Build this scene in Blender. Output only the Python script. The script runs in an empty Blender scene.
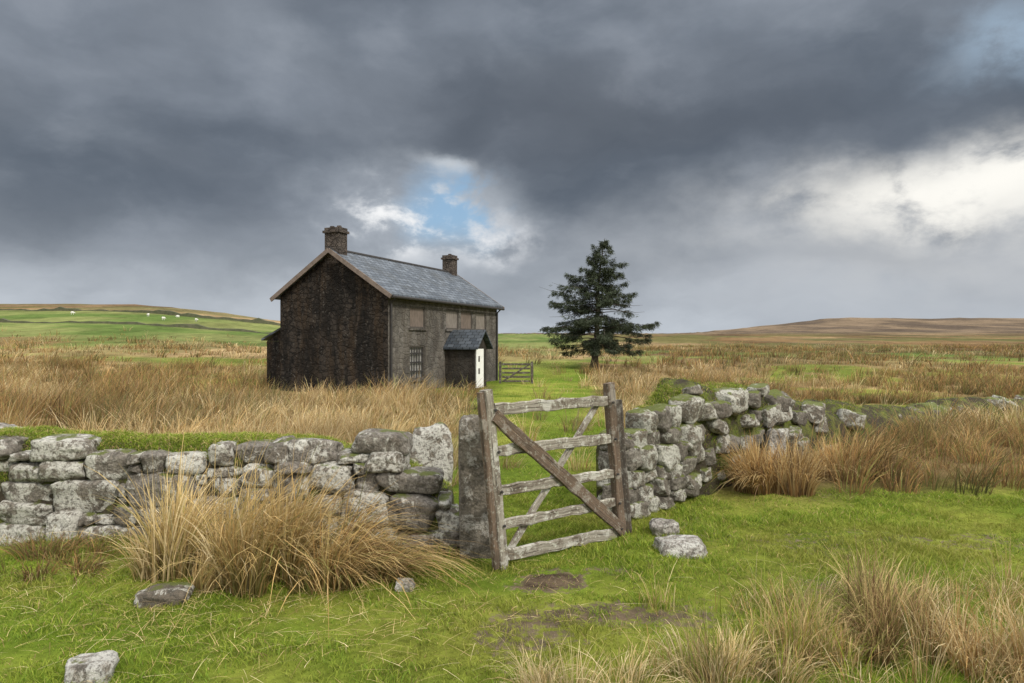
import bpy, bmesh, math, random
import numpy as np
from mathutils import Vector, Matrix, noise as mn
C = bpy.context.scene.collection
rng = np.random.default_rng(7); random.seed(7)
R = math.radians
scene = bpy.context.scene
scene.view_settings.view_transform = 'Standard'; scene.view_settings.look = 'None'
scene.view_settings.exposure = 0

# ------------------------------------------------------------------ noise
def _h(ix, iy, s):
    n = (ix.astype(np.int64)*374761393 + iy.astype(np.int64)*668265263 + s*1442695041) & 0xffffffff
    n = ((n ^ (n >> 13))*1274126177) & 0xffffffff
    n = (n ^ (n >> 16)) & 0xffffffff
    return n/4294967295.0
def vn(x, y, s=0):
    x = np.asarray(x, float); y = np.asarray(y, float)
    ix = np.floor(x); iy = np.floor(y); fx = x-ix; fy = y-iy
    fx = fx*fx*(3-2*fx); fy = fy*fy*(3-2*fy)
    a = _h(ix, iy, s); b = _h(ix+1, iy, s); c = _h(ix, iy+1, s); d = _h(ix+1, iy+1, s)
    return (a*(1-fx)+b*fx)*(1-fy)+(c*(1-fx)+d*fx)*fy
def fbm(x, y, s=0, o=4):
    r = 0; a = .5; t = 0
    for k in range(o):
        r = r+a*vn(x*2**k, y*2**k, s+k*17); t += a; a *= .5
    return r/t
def ss(a, b, x):
    t = np.clip((np.asarray(x, float)-a)/(b-a), 0, 1); return t*t*(3-2*t)

# ------------------------------------------------------------------ terrain height
def G(x, y):
    x = np.asarray(x, float); y = np.asarray(y, float)
    base = np.interp(y, [0, 8, 20, 30, 40, 52, 80, 150, 300, 600, 1000, 3000],
                        [0, 0, -.35, -.6, -.6, -.3, .1, 1.4, 4.4, 8.2, 12, 14])
    ra = x/(np.maximum(y, 1)+20)
    left = np.interp(y, [25, 40, 60, 80, 150, 300, 500, 1000], [0, .3, .8, 1.3, 4.8, 13.5, 15, 10])*ss(.10, .55, -ra)
    right = np.interp(y, [300, 600, 900, 1300, 2000], [0, 5, 21, 24, 10])*ss(.2, .5, ra)
    amp = np.interp(y, [0, 7, 12, 26, 30, 40, 60, 200, 900], [0.03, .03, .14, .12, .05, .05, .35, .7, 2.5])
    n = (fbm(x/5, y/5, 3)-.5)*amp + (fbm(x/60, y/60, 9)-.5)*np.interp(y, [60, 200, 900], [0, .8, 5])
    n2 = (fbm(x*2.2, y*2.2, 5)-.5)*.09*np.interp(y, [0, 12, 30], [1, 1, .3])
    return base+left+right+n+n2
def g1(x, y): return float(G(np.array([x]), np.array([y]))[0])

RWF = np.array([[1.08, 6.42], [1.45, 6.72], [1.95, 7.22], [3.0, 8.35], [4.7, 10.1], [7.5, 13.2], [12, 17.5], [20, 23]])   # near face of the right wall
RWW = np.array([.36, .55, .85, 1.15, 1.2, 1.0, .9, .9])
_t = np.gradient(RWF, axis=0); _t /= np.linalg.norm(_t, axis=1)[:, None]
RW = RWF+np.stack([-_t[:, 1], _t[:, 0]], -1)*(RWW/2)[:, None]
def wobn(x, y): return (fbm(x/3, y/3, 21)-.5)*2
def straw(x, y):
    """0 = short turf, 1 = tall straw grass"""
    x = np.asarray(x, float); y = np.asarray(y, float)
    wob = wobn(x, y)
    s = ss(6.9, 8.2, y+wob*.8)
    s = np.maximum(s, ss(1.6, 3.2, x)*ss(7.2, 8.3, y+wob*.6))
    ra = x/(np.maximum(y, 1)+20)
    gp = ss(.52, .60, fbm(x/5, y/10, 29))*ss(12, 18, y)*(1-ss(80, 105, y)); s = s*(1-.85*gp*ss(-.22, -.05, ra))
    gl = ss(.57, .65, fbm(x/8, y/9, 31))*ss(18, 28, y)*(1-ss(80, 100, y)); s = s*(1-.8*gl*(ra < -.05))
    # green way from the gate to the right of the house and around it
    cx = .15+.035*y; hw = 1.10+.050*y
    cor = 1-ss(.75, 1.25, np.abs(x-cx)/hw+wob*.35)
    cor = cor*(1-ss(56, 72, y)); s = s*(1-cor*.95)
    p2 = 1-ss(.6, 1.2, np.hypot((x-12)/5, (y-20)/2.6)+wob*.3); s = s*(1-.85*p2)
    p3 = 1-ss(.6, 1.2, np.hypot((x+24)/12, (y-56)/6)+wob*.3); s = s*(1-.9*p3)
    fld = ss(84, 96, y+wob*10)*(1-ss(205, 235, y+wob*14))*ss(.10, .22, -ra+wob*.03)
    ctr = ss(80, 120, y)*(1-ss(330, 420, y+wob*20))*(1-ss(.06, .13, ra+wob*.02))*ss(-.25, -.15, ra)
    s = s*(1-np.clip(fld+ctr, 0, 1)*.97)
    return np.clip(s, 0, 1)
def mud(x, y):
    x = np.asarray(x, float); y = np.asarray(y, float)
    wob = (fbm(x*2.2, y*2.2, 33)-.5)*2.0
    m = 1-ss(.2, 1.2, np.hypot((x-.30)/.44, (y-4.76)/.42)+wob)
    m = np.maximum(m, .62*(1-ss(.2, 1.3, np.hypot((x-.62)/.75, (y-4.22)/.32)+wob)))
    m = np.maximum(m, .52*(1-ss(.2, 1.3, np.hypot((x-.10)/.34, (y-3.95)/.42)+wob)))
    m = np.maximum(m, .46*(1-ss(.3, 1.1, np.hypot((x-3.4)/1.2, (y-5.7)/.38)+wob)))
    m = np.maximum(m, .45*(1-ss(.4, 1.1, np.hypot((x-2.2)/.6, (y-4.7)/.34)+wob)))
    m = np.maximum(m, .36*ss(.62, .74, fbm(x*1.2, y*1.2, 37))*(y < 7.5))
    return np.clip(m, 0, 1)
def mixc(a, b, t): return a*(1-t[:, None])+b*t[:, None]
def gcol(x, y):
    n = fbm(x/1.3, y/1.3, 41); n2 = fbm(x/40, y/70, 43); n3 = fbm(x/9, y/18, 47)
    N = len(x); T = lambda *c: np.tile(c, (N, 1))
    green = mixc(T(.125, .185, .02), T(.225, .25, .042), ss(.35, .7, n))
    far = ss(30, 90, y); vfar = ss(230, 420, y)
    green = mixc(green, mixc(T(.095, .145, .035), T(.185, .205, .07), ss(.35, .65, n3)), far)
    st = mixc(T(.16, .11, .05), T(.34, .245, .115), ss(.3, .7, .5*n+.5*n3))
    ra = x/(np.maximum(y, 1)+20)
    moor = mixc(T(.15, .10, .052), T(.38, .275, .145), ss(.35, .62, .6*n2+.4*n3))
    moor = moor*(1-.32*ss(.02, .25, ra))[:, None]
    moor = mixc(moor, T(.20, .115, .05), ss(.5, .62, fbm(x/20, y/40, 57))*.5)
    moor = mixc(moor, T(.105, .115, .038), ss(.47, .60, fbm(x/14, y/30, 53))*.7)
    moor = mixc(moor, mixc(T(.10, .076, .056), T(.20, .148, .098), ss(.35, .62, n2)), vfar)
    st = mixc(st, moor, far)
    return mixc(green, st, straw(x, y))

# ------------------------------------------------------------------ materials
def newmat(name):
    m = bpy.data.materials.new(name); m.use_nodes = True
    nt = m.node_tree; b = nt.nodes['Principled BSDF']; b.inputs['Roughness'].default_value = .85
    b.inputs['Specular IOR Level'].default_value = .25
    return m, nt, b
def nd(nt, t, **kw):
    n = nt.nodes.new(t)
    for k, v in kw.items(): setattr(n, k, v)
    return n
def mixn(nt, f, a, b, mode='MIX'):
    n = nd(nt, 'ShaderNodeMix', data_type='RGBA', blend_type=mode)
    for i, v in ((0, f), (6, a), (7, b)):
        if isinstance(v, (tuple, list)): n.inputs[i].default_value = (*v[:3], 1)
        elif isinstance(v, (int, float)): n.inputs[i].default_value = v
        else: nt.links.new(v, n.inputs[i])
    return n.outputs[2]
def noi(nt, vec, scale, det=5, rough=.55, dist=0):
    n = nd(nt, 'ShaderNodeTexNoise'); n.inputs['Scale'].default_value = scale
    n.inputs['Detail'].default_value = det; n.inputs['Roughness'].default_value = rough
    n.inputs['Distortion'].default_value = dist
    if vec is not None: nt.links.new(vec, n.inputs['Vector'])
    return n.outputs['Fac']
def rmp(nt, f, a, b, lo=0, hi=1):
    n = nd(nt, 'ShaderNodeMapRange', interpolation_type='SMOOTHSTEP')
    nt.links.new(f, n.inputs[0])
    for i, v in enumerate((a, b, lo, hi)): n.inputs[i+1].default_value = v
    return n.outputs[0]
def mth(nt, op, a, b=0.0, clamp=False):
    n = nd(nt, 'ShaderNodeMath', operation=op); n.use_clamp = clamp
    for i, v in enumerate((a, b)):
        if isinstance(v, (int, float)): n.inputs[i].default_value = v
        else: nt.links.new(v, n.inputs[i])
    return n.outputs[0]
def mapv(nt, vec, scale=(1, 1, 1)):
    n = nd(nt, 'ShaderNodeMapping'); n.inputs['Scale'].default_value = scale
    nt.links.new(vec, n.inputs['Vector']); return n.outputs[0]
def bump(nt, b, h, strength=.5, dist=.02):
    n = nd(nt, 'ShaderNodeBump'); n.inputs['Strength'].default_value = strength; n.inputs['Distance'].default_value = dist
    nt.links.new(h, n.inputs['Height']); nt.links.new(n.outputs[0], b.inputs['Normal'])
def objc(nt, rand=True):
    tc = nd(nt, 'ShaderNodeTexCoord'); o = tc.outputs['Object']
    if not rand: return o
    oi = nd(nt, 'ShaderNodeObjectInfo')
    add = nd(nt, 'ShaderNodeVectorMath', operation='ADD')
    sc = nd(nt, 'ShaderNodeMath', operation='MULTIPLY'); sc.inputs[1].default_value = 57
    nt.links.new(oi.outputs['Random'], sc.inputs[0])
    nt.links.new(o, add.inputs[0]); nt.links.new(sc.outputs[0], add.inputs[1])
    return add.outputs[0]
def rand(nt): return nd(nt, 'ShaderNodeObjectInfo').outputs['Random']

def mat_blade(name, trans=.3):
    m, nt, b = newmat(name)
    a = nd(nt, 'ShaderNodeAttribute', attribute_name='Col')
    nt.links.new(a.outputs['Color'], b.inputs['Base Color']); b.inputs['Roughness'].default_value = .7
    t = nd(nt, 'ShaderNodeBsdfTranslucent'); nt.links.new(a.outputs['Color'], t.inputs['Color'])
    mx = nd(nt, 'ShaderNodeMixShader'); mx.inputs[0].default_value = trans
    nt.links.new(b.outputs[0], mx.inputs[1]); nt.links.new(t.outputs[0], mx.inputs[2])
    nt.links.new(mx.outputs[0], nt.nodes['Material Output'].inputs[0])
    return m
def mat_ground():
    m, nt, b = newmat('moor_ground')
    a = nd(nt, 'ShaderNodeAttribute', attribute_name='Col'); mu = nd(nt, 'ShaderNodeAttribute', attribute_name='Mud')
    geo = nd(nt, 'ShaderNodeNewGeometry'); P = geo.outputs['Position']
    n1 = noi(nt, P, 9, 6, .65); n2 = noi(nt, mapv(nt, P, (1, .6, 1)), .5, 6, .66); n3 = noi(nt, mapv(nt, P, (1, .5, 1)), .05, 7, .66)
    f = mth(nt, 'ADD', rmp(nt, n1, .3, .7, .05, .45), rmp(nt, n2, .3, .7, .05, .5))
    f = mth(nt, 'ADD', f, rmp(nt, n3, .38, .62, .2, .5))
    c = mixn(nt, 1.0, a.outputs['Color'], f, 'MULTIPLY')
    e1 = noi(nt, P, 14, 8, .7); e2 = noi(nt, P, 5, 6, .65)
    mk = rmp(nt, mth(nt, 'ADD', mu.outputs['Fac'], mth(nt, 'MULTIPLY', mth(nt, 'ADD', e1, -.5), 1.9)), .34, .62)
    earth = mixn(nt, rmp(nt, e2, .36, .62), (.045, .032, .022), (.125, .092, .060))
    earth = mixn(nt, rmp(nt, mu.outputs['Fac'], .35, .75, .7, 0), earth, (.19, .155, .10))
    earth = mixn(nt, rmp(nt, noi(nt, P, 55, 4, .7), .55, .68, 0, .7), earth, (.26, .21, .15))
    c = mixn(nt, mk, c, earth)
    nt.links.new(c, b.inputs['Base Color']); b.inputs['Roughness'].default_value = 1
    b.inputs['Specular IOR Level'].default_value = .05
    bump(nt, b, mth(nt, 'ADD', n1, e1), .9, .04); return m
def mat_stone(name='granite', c1=(.27, .25, .225), c2=(.15, .125, .1), lich=.5, moss=.45, lc=(.60, .585, .52)):
    m, nt, b = newmat(name); o = objc(nt); r = rand(nt)
    n1 = noi(nt, o, 4, 6, .6); n2 = noi(nt, o, 38, 5, .7); n3 = noi(nt, o, 8, 9, .74, .4)
    c = mixn(nt, rmp(nt, n1, .3, .7), c1, c2)
    c = mixn(nt, rmp(nt, r, 0, 1, 0, .5), c, (.22, .18, .125))
    c = mixn(nt, rmp(nt, n2, .42, .64, 0, .6), c, (.07, .06, .05))
    n5 = noi(nt, o, 11, 6, .7); c = mixn(nt, rmp(nt, n5, .52, .62, 0, .8), c, (.075, .065, .05))
    lt = mth(nt, 'ADD', n3, mth(nt, 'MULTIPLY', r, .15))
    c = mixn(nt, mth(nt, 'MULTIPLY', rmp(nt, lt, .70-lich*.18, .75-lich*.14), .9), c, lc)
    c = mixn(nt, rmp(nt, noi(nt, o, 40, 5, .72), .50, .62, 0, .75), c, (.11, .10, .083))
    geo = nd(nt, 'ShaderNodeNewGeometry'); sp = nd(nt, 'ShaderNodeSeparateXYZ'); nt.links.new(geo.outputs['Normal'], sp.inputs[0])
    n4 = noi(nt, geo.outputs['Position'], 5, 6, .65)
    mz = mth(nt, 'ADD', mth(nt, 'MULTIPLY', sp.outputs[2], .35), n4)
    c = mixn(nt, rmp(nt, mz, 1.0-moss*.5, 1.08-moss*.5, 0, .9), c, (.12, .145, .026))
    nt.links.new(c, b.inputs['Base Color'])
    bump(nt, b, mth(nt, 'ADD', n2, mth(nt, 'MULTIPLY', n3, 1.5)), 1.0, .035); return m
def mat_wood(name, c1, c2, lich=.5):
    m, nt, b = newmat(name)
    a = nd(nt, 'ShaderNodeAttribute', attribute_name='gv'); v = a.outputs['Vector']
    g = noi(nt, mapv(nt, v, (3, 70, 70)), 1, 6, .65, .6); s = noi(nt, v, 7, 6, .7); sp = noi(nt, v, 40, 4, .65)
    c = mixn(nt, rmp(nt, g, .3, .68), c1, c2)
    c = mixn(nt, rmp(nt, noi(nt, mapv(nt, v, (1, 1.6, 1.6)), 4.5, 6, .7), .48, .62, 0, .85), c, (.095, .072, .052))
    c = mixn(nt, rmp(nt, s, .52, .60, 0, lich), c, (.48, .47, .42))
    c = mixn(nt, rmp(nt, sp, .56, .64, 0, .8*lich), c, (.54, .55, .47))
    c = mixn(nt, rmp(nt, g, .57, .66, 0, .9), c, (.03, .025, .02))
    nt.links.new(c, b.inputs['Base Color']); bump(nt, b, g, .9, .012); return m
def mat_simple(name, c1, c2, sc=5, rough=.8, bs=.3, stretch=(1, 1, 1)):
    m, nt, b = newmat(name); o = mapv(nt, objc(nt, False), stretch)
    n1 = noi(nt, o, sc, 6, .65)
    nt.links.new(mixn(nt, rmp(nt, n1, .3, .7), c1, c2), b.inputs['Base Color']); b.inputs['Roughness'].default_value = rough
    bump(nt, b, n1, bs, .02); return m
def mat_rubble(name, c1, c2, dark, spot, sdark=.6, sspot=.5, rust=(.09, .05, .028), srust=.6, sz=2.6, edge_w=.6, cell=1.0, vs=.30, flat=1.7):
    """rough random rubble with damp blotches, vertical runs and lichen"""
    m, nt, b = newmat(name); o = objc(nt, False)
    wv = nd(nt, 'ShaderNodeTexNoise'); wv.inputs['Scale'].default_value = 2.5; wv.inputs['Detail'].default_value = 3; nt.links.new(o, wv.inputs['Vector'])
    ad = nd(nt, 'ShaderNodeVectorMath', operation='MULTIPLY_ADD'); nt.links.new(wv.outputs['Color'], ad.inputs[0]); ad.inputs[1].default_value = (.22, .22, .22); nt.links.new(mapv(nt, o, (1, 1, flat)), ad.inputs[2])
    vo = nd(nt, 'ShaderNodeTexVoronoi', feature='DISTANCE_TO_EDGE'); vo.inputs['Scale'].default_value = sz; nt.links.new(ad.outputs[0], vo.inputs['Vector'])
    vc = nd(nt, 'ShaderNodeTexVoronoi', feature='F1'); vc.inputs['Scale'].default_value = sz; nt.links.new(ad.outputs[0], vc.inputs['Vector'])
    sepc = nd(nt, 'ShaderNodeSeparateColor'); nt.links.new(vc.outputs['Color'], sepc.inputs[0])
    fb = mth(nt, 'ADD', mth(nt, 'MULTIPLY', sepc.outputs[0], cell), mth(nt, 'MULTIPLY', noi(nt, o, 2, 6, .7), 1-cell))
    c = mixn(nt, fb, c1, c2)
    edge = rmp(nt, vo.outputs['Distance'], .02, .10, 1, 0)
    c = mixn(nt, mth(nt, 'MULTIPLY', edge, edge_w), c, dark)
    st = noi(nt, mapv(nt, o, (2.4, 2.4, vs)), 1.1, 8, .72, .5); big = noi(nt, mapv(nt, o, (1.3, 1.3, vs*1.4)), .9, 8, .72, .4); fine = noi(nt, o, 7, 9, .80); mid = noi(nt, mapv(nt, o, (1, 1, .8)), 3, 8, .78)
    c = mixn(nt, rmp(nt, st, .44, .60, 0, srust), c, rust)
    c = mixn(nt, rmp(nt, big, .44, .58, 0, sdark), c, dark)
    c = mixn(nt, rmp(nt, mid, .50, .62, 0, sdark), c, dark)
    sm_ = mth(nt, 'MULTIPLY', rmp(nt, fine, .54, .66, 0, sspot), rmp(nt, noi(nt, mapv(nt, o, (1.5, 1.5, .6)), 1.3, 4, .6), .42, .62, .1, 1))
    c = mixn(nt, sm_, c, spot)
    c = mixn(nt, rmp(nt, noi(nt, o, 26, 4, .7), .48, .62, 0, .5), c, dark)
    nt.links.new(c, b.inputs['Base Color']); b.inputs['Roughness'].default_value = .92; b.inputs['Specular IOR Level'].default_value = .1
    bump(nt, b, mth(nt, 'ADD', mth(nt, 'MULTIPLY', edge, -.9*edge_w), fine), 1.0, .07); return m
def mat_slate(name='slate', k=1.0, rough=.5, swap=False):
    m, nt, b = newmat(name); o = objc(nt, False)
    sp = nd(nt, 'ShaderNodeSeparateXYZ'); nt.links.new(o, sp.inputs[0])
    cb = nd(nt, 'ShaderNodeCombineXYZ'); nt.links.new(sp.outputs[1] if swap else sp.outputs[0], cb.inputs[0]); nt.links.new(mth(nt, 'MULTIPLY', sp.outputs[2], 1.83), cb.inputs[1])
    br = nd(nt, 'ShaderNodeTexBrick'); nt.links.new(cb.outputs[0], br.inputs['Vector']); br.inputs['Scale'].default_value = 1
    br.inputs['Color1'].default_value = (.075*k, .092*k, .114*k, 1); br.inputs['Color2'].default_value = (.17*k, .197*k, .23*k, 1); br.inputs['Mortar'].default_value = (.03*k, .033*k, .038*k, 1)
    br.inputs['Mortar Size'].default_value = .018; br.inputs['Brick Width'].default_value = .36; br.inputs['Row Height'].default_value = .27
    n = noi(nt, o, 1.1, 6, .65); n2 = noi(nt, o, 9, 5, .7)
    c = mixn(nt, rmp(nt, n, .45, .7, 0, .6), br.outputs['Color'], (.055*k, .058*k, .055*k))
    c = mixn(nt, rmp(nt, n2, .58, .70, 0, .4*k), c, (.22, .23, .22))
    nt.links.new(c, b.inputs['Base Color']); b.inputs['Roughness'].default_value = rough; b.inputs['Specular IOR Level'].default_value = .35*k
    bump(nt, b, mth(nt, 'ADD', mth(nt, 'MULTIPLY', br.outputs['Fac'], -1), mth(nt, 'MULTIPLY', n2, .5)), .7, .03); return m
def mat_moss():
    m, nt, b = newmat('mossy_earth'); geo = nd(nt, 'ShaderNodeNewGeometry'); P = geo.outputs['Position']
    n = noi(nt, P, 3.5, 6, .65); n2 = noi(nt, P, 28, 5, .7)
    c = mixn(nt, rmp(nt, n, .44, .60), (.055, .043, .028), (.13, .145, .032)); c = mixn(nt, rmp(nt, n2, .5, .7, 0, .7), c, (.04, .042, .016))
    nt.links.new(c, b.inputs['Base Color']); bump(nt, b, n2, 1, .06); return m

M_GR = mat_ground(); M_BL = mat_blade('grass_blade', .3); M_NE = mat_blade('needles', .12)
M_ST = mat_stone('granite', c1=(.34, .31, .27), c2=(.18, .155, .125), lich=.86, moss=.32, lc=(.64, .625, .56)); M_STM = mat_stone('mossy_granite', c1=(.32, .295, .25), lich=.72, moss=.54, lc=(.57, .56, .49))
M_POST = mat_stone('gatepost_granite', c1=(.28, .255, .22), c2=(.17, .15, .125), lich=.5, moss=.1, lc=(.42, .40, .36))
M_DROCK = mat_stone('dark_granite', c1=(.16, .14, .12), c2=(.10, .085, .07), lich=.3, moss=.3)
M_PALE = mat_stone('pale_granite', c1=(.50, .47, .43), c2=(.36, .33, .29), lich=.95, moss=.2, lc=(.62, .61, .56))
M_MOSS = mat_moss()
M_W1 = mat_wood('weathered_grey_wood', (.33, .305, .255), (.18, .155, .125), .8)
M_W2 = mat_wood('brown_wood', (.17, .12, .085), (.09, .065, .047), .3)
M_W3 = mat_wood('dark_wood', (.09, .075, .06), (.045, .037, .03), .25)
M_GAB = mat_rubble('blackened_stone', (.065, .054, .045), (.030, .026, .023), (.011, .0105, .010), (.25, .23, .20), .75, .7, (.062, .040, .022), .55, 3.0, edge_w=.6, vs=.28)
M_FRO = mat_rubble('grey_stone', (.215, .20, .18), (.14, .128, .113), (.048, .043, .039), (.31, .295, .27), .55, .45, (.095, .076, .058), .5, 2.2, edge_w=.28, cell=.55, vs=.5, flat=1.9)
M_CHI = mat_rubble('chimney_stone', (.15, .125, .108), (.09, .078, .069), (.04, .034, .03), (.22, .20, .18), .5, .3, (.10, .072, .055), .4, 4)
M_SL = mat_slate(k=.86); M_SL2 = mat_slate('porch_slate', .5, .75, True)
M_BRG = mat_simple('barge_board', (.205, .165, .138), (.13, .102, .085), 6)
M_BRD = mat_simple('window_boards', (.185, .148, .125), (.115, .092, .078), 4, stretch=(3, 3, .8))
M_BRD3 = mat_simple('pale_window_boards', (.23, .205, .18), (.15, .13, .113), 4, stretch=(3, 3, .8))
M_BRD2 = mat_simple('grey_boards', (.40, .39, .37), (.14, .13, .12), 3, stretch=(3, 3, 1.2))
M_WH = mat_simple('white_paint', (.80, .80, .78), (.70, .70, .67), 6, .5, .1)
M_DK = mat_simple('dark_iron', (.03, .03, .032), (.05, .045, .04), 8, .6)
M_FR = mat_simple('frame_wood', (.10, .088, .075), (.06, .053, .047), 8)
M_BARK = mat_simple('bark', (.085, .068, .054), (.045, .037, .03), 6, .95, .8, (1, 1, .3))
M_WOOL = mat_simple('wool', (.75, .73, .68), (.62, .6, .55), 9, .95)

# ------------------------------------------------------------------ object helpers
def tag(o, label=None, cat=None, group=None, kind=None):
    if label: o['label'] = label
    if cat: o['category'] = cat
    if group: o['group'] = group
    if kind: o['kind'] = kind
    return o
def empty(name, loc, rz=0):
    o = bpy.data.objects.new(name, None); C.objects.link(o); o.location = loc; o.rotation_euler = (0, 0, rz); o.empty_display_size = .2
    return o
def link(name, me, mat=None, parent=None, loc=(0, 0, 0)):
    o = bpy.data.objects.new(name, me); C.objects.link(o); o.location = loc
    if mat is not None:
        for mm in (mat if isinstance(mat, (list, tuple)) else [mat]): me.materials.append(mm)
    if parent: o.parent = parent
    return o
def pym(name, V, F, smooth=False):
    me = bpy.data.meshes.new(name); me.from_pydata([tuple(v) for v in V], [], [tuple(f) for f in F]); me.update()
    if smooth: me.polygons.foreach_set('use_smooth', [True]*len(me.polygons))
    return me
def setcol(me, col):
    a = me.attributes.new('Col', 'FLOAT_COLOR', 'POINT')
    c = np.ones((len(col), 4), np.float32); c[:, :3] = col; a.data.foreach_set('color', c.ravel())

class MB:
    def __init__(s): s.V = []; s.F = []; s.gv = []
    def add(s, V, F, gv=None):
        n = len(s.V); s.V += [tuple(v) for v in V]; s.F += [tuple(i+n for i in f) for f in F]; s.gv += list(gv) if gv is not None else [(v[0], v[1], v[2]) for v in V]
    def box(s, a, b, ch=.0):
        (x0, y0, z0), (x1, y1, z1) = a, b
        s.add([(x0, y0, z0), (x1, y0, z0), (x1, y1, z0), (x0, y1, z0), (x0, y0, z1), (x1, y0, z1), (x1, y1, z1), (x0, y1, z1)],
              [(3, 2, 1, 0), (4, 5, 6, 7), (0, 1, 5, 4), (1, 2, 6, 5), (2, 3, 7, 6), (3, 0, 4, 7)])
    def beam(s, p, q, w, t, wdir, ch=.006, seg=10, jit=.003, taper=1.0):
        p = Vector(p); q = Vector(q); d = (q-p); L = d.length; d.normalize()
        wd = Vector(wdir); wd = (wd-d*wd.dot(d)).normalized(); td = d.cross(wd)
        cs = [(-w/2+ch, -t/2), (w/2-ch, -t/2), (w/2, -t/2+ch), (w/2, t/2-ch), (w/2-ch, t/2), (-w/2+ch, t/2), (-w/2, t/2-ch), (-w/2, -t/2+ch)]
        V = []; gv = []; off = random.random()*50
        for k in range(seg+1):
            f = k/seg
            e = 1 if 0 < k < seg else .93
            ws = (1+(taper-1)*f)*e*(1+random.uniform(-.09, .09)*(jit > 0))
            ox = random.uniform(-jit, jit); oy = random.uniform(-jit, jit)
            for (a, b) in cs:
                V.append(p+d*(f*L)+wd*(a*ws+ox+random.uniform(-jit, jit)*.4)+td*(b*e+oy)); gv.append((f*L+off, a+off, b))
        F = []
        for k in range(seg):
            for i in range(8):
                j = (i+1) % 8; F.append((k*8+i, k*8+j, (k+1)*8+j, (k+1)*8+i))
        F.append(tuple(range(7, -1, -1))); F.append(tuple(seg*8+i for i in range(8)))
        s.add(V, F, gv)
    def tube(s, pts, rad, n=8):
        pts = [Vector(p) for p in pts]; V = []; F = []
        for k, p in enumerate(pts):
            d = (pts[min(k+1, len(pts)-1)]-pts[max(k-1, 0)]).normalized()
            a = d.orthogonal().normalized() if abs(d.z) < .99 else Vector((1, 0, 0)); b = d.cross(a)
            for i in range(n):
                an = 2*math.pi*i/n; V.append(p+(a*math.cos(an)+b*math.sin(an))*rad[k])
        for k in range(len(pts)-1):
            for i in range(n):
                j = (i+1) % n; F.append((k*n+i, k*n+j, (k+1)*n+j, (k+1)*n+i))
        F.append(tuple(range(n-1, -1, -1))); F.append(tuple((len(pts)-1)*n+i for i in range(n)))
        s.add(V, F)
    def build(s, name, mat, parent=None, smooth=False, loc=(0, 0, 0)):
        me = pym(name, s.V, s.F, smooth)
        a = me.attributes.new('gv', 'FLOAT_VECTOR', 'POINT'); a.data.foreach_set('vector', np.array(s.gv, np.float32).ravel())
        return link(name, me, mat, parent, loc)

# ------------------------------------------------------------------ blades
def blade_mesh(name, P, H, W, th, L, ns, c0, c1, droop, wvec=None):
    N = len(P); t = np.linspace(0, 1, ns+1)
    dx = np.cos(th)[:, None]*L[:, None]*t**1.6; dy = np.sin(th)[:, None]*L[:, None]*t**1.6
    dz = H[:, None]*(t-droop[:, None]*t**3)
    ctr = np.stack([P[:, 0:1]+dx, P[:, 1:2]+dy, P[:, 2:3]+dz], -1)
    if wvec is None:
        fa = rng.uniform(0, math.pi, N); wvec = np.stack([np.cos(fa), np.sin(fa), np.zeros(N)], -1)
    nv = 2*ns+1
    V = np.zeros((N, nv, 3)); col = np.zeros((N, nv, 3))
    for k in range(ns):
        w = wvec*(W*(1-.65*t[k]**1.5))[:, None]*.5
        V[:, 2*k] = ctr[:, k]-w; V[:, 2*k+1] = ctr[:, k]+w
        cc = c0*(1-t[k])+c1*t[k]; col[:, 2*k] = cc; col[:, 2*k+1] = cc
    V[:, -1] = ctr[:, ns]; col[:, -1] = c1
    pat = []; starts = []
    for k in range(ns-1):
        starts.append(len(pat)); pat += [2*k, 2*k+1, 2*k+3, 2*k+2]
    starts.append(len(pat)); pat += [2*ns-2, 2*ns-1, 2*ns]
    pat = np.array(pat); lp = len(pat); starts = np.array(starts)
    loops = (np.arange(N)[:, None]*nv+pat).ravel().astype(np.int32); ls = (np.arange(N)[:, None]*lp+starts).ravel().astype(np.int32)
    me = bpy.data.meshes.new(name)
    me.vertices.add(N*nv); me.vertices.foreach_set('co', V.astype(np.float32).ravel())
    me.loops.add(len(loops)); me.loops.foreach_set('vertex_index', loops)
    me.polygons.add(len(ls)); me.polygons.foreach_set('loop_start', ls)
    me.update(calc_edges=True); me.validate()
    setcol(me, col.reshape(-1, 3)); return me
PAL = {
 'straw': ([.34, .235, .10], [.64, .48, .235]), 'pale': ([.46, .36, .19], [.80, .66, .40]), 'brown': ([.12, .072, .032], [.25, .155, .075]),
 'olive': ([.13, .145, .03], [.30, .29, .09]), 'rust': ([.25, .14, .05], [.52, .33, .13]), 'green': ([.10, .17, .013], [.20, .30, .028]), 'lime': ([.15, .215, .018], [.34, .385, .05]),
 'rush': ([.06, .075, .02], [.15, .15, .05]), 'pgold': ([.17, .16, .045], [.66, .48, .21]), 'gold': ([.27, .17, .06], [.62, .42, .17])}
def palcols(N, mix, var=.2):
    names = list(mix); pr = np.array([mix[k] for k in names], float); pr /= pr.sum()
    idx = rng.choice(len(names), N, p=pr)
    A = np.array([PAL[k][0] for k in names])[idx]; B = np.array([PAL[k][1] for k in names])[idx]
    f = rng.uniform(1-var, 1+var, (N, 1)); return A*f, B*f
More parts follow.
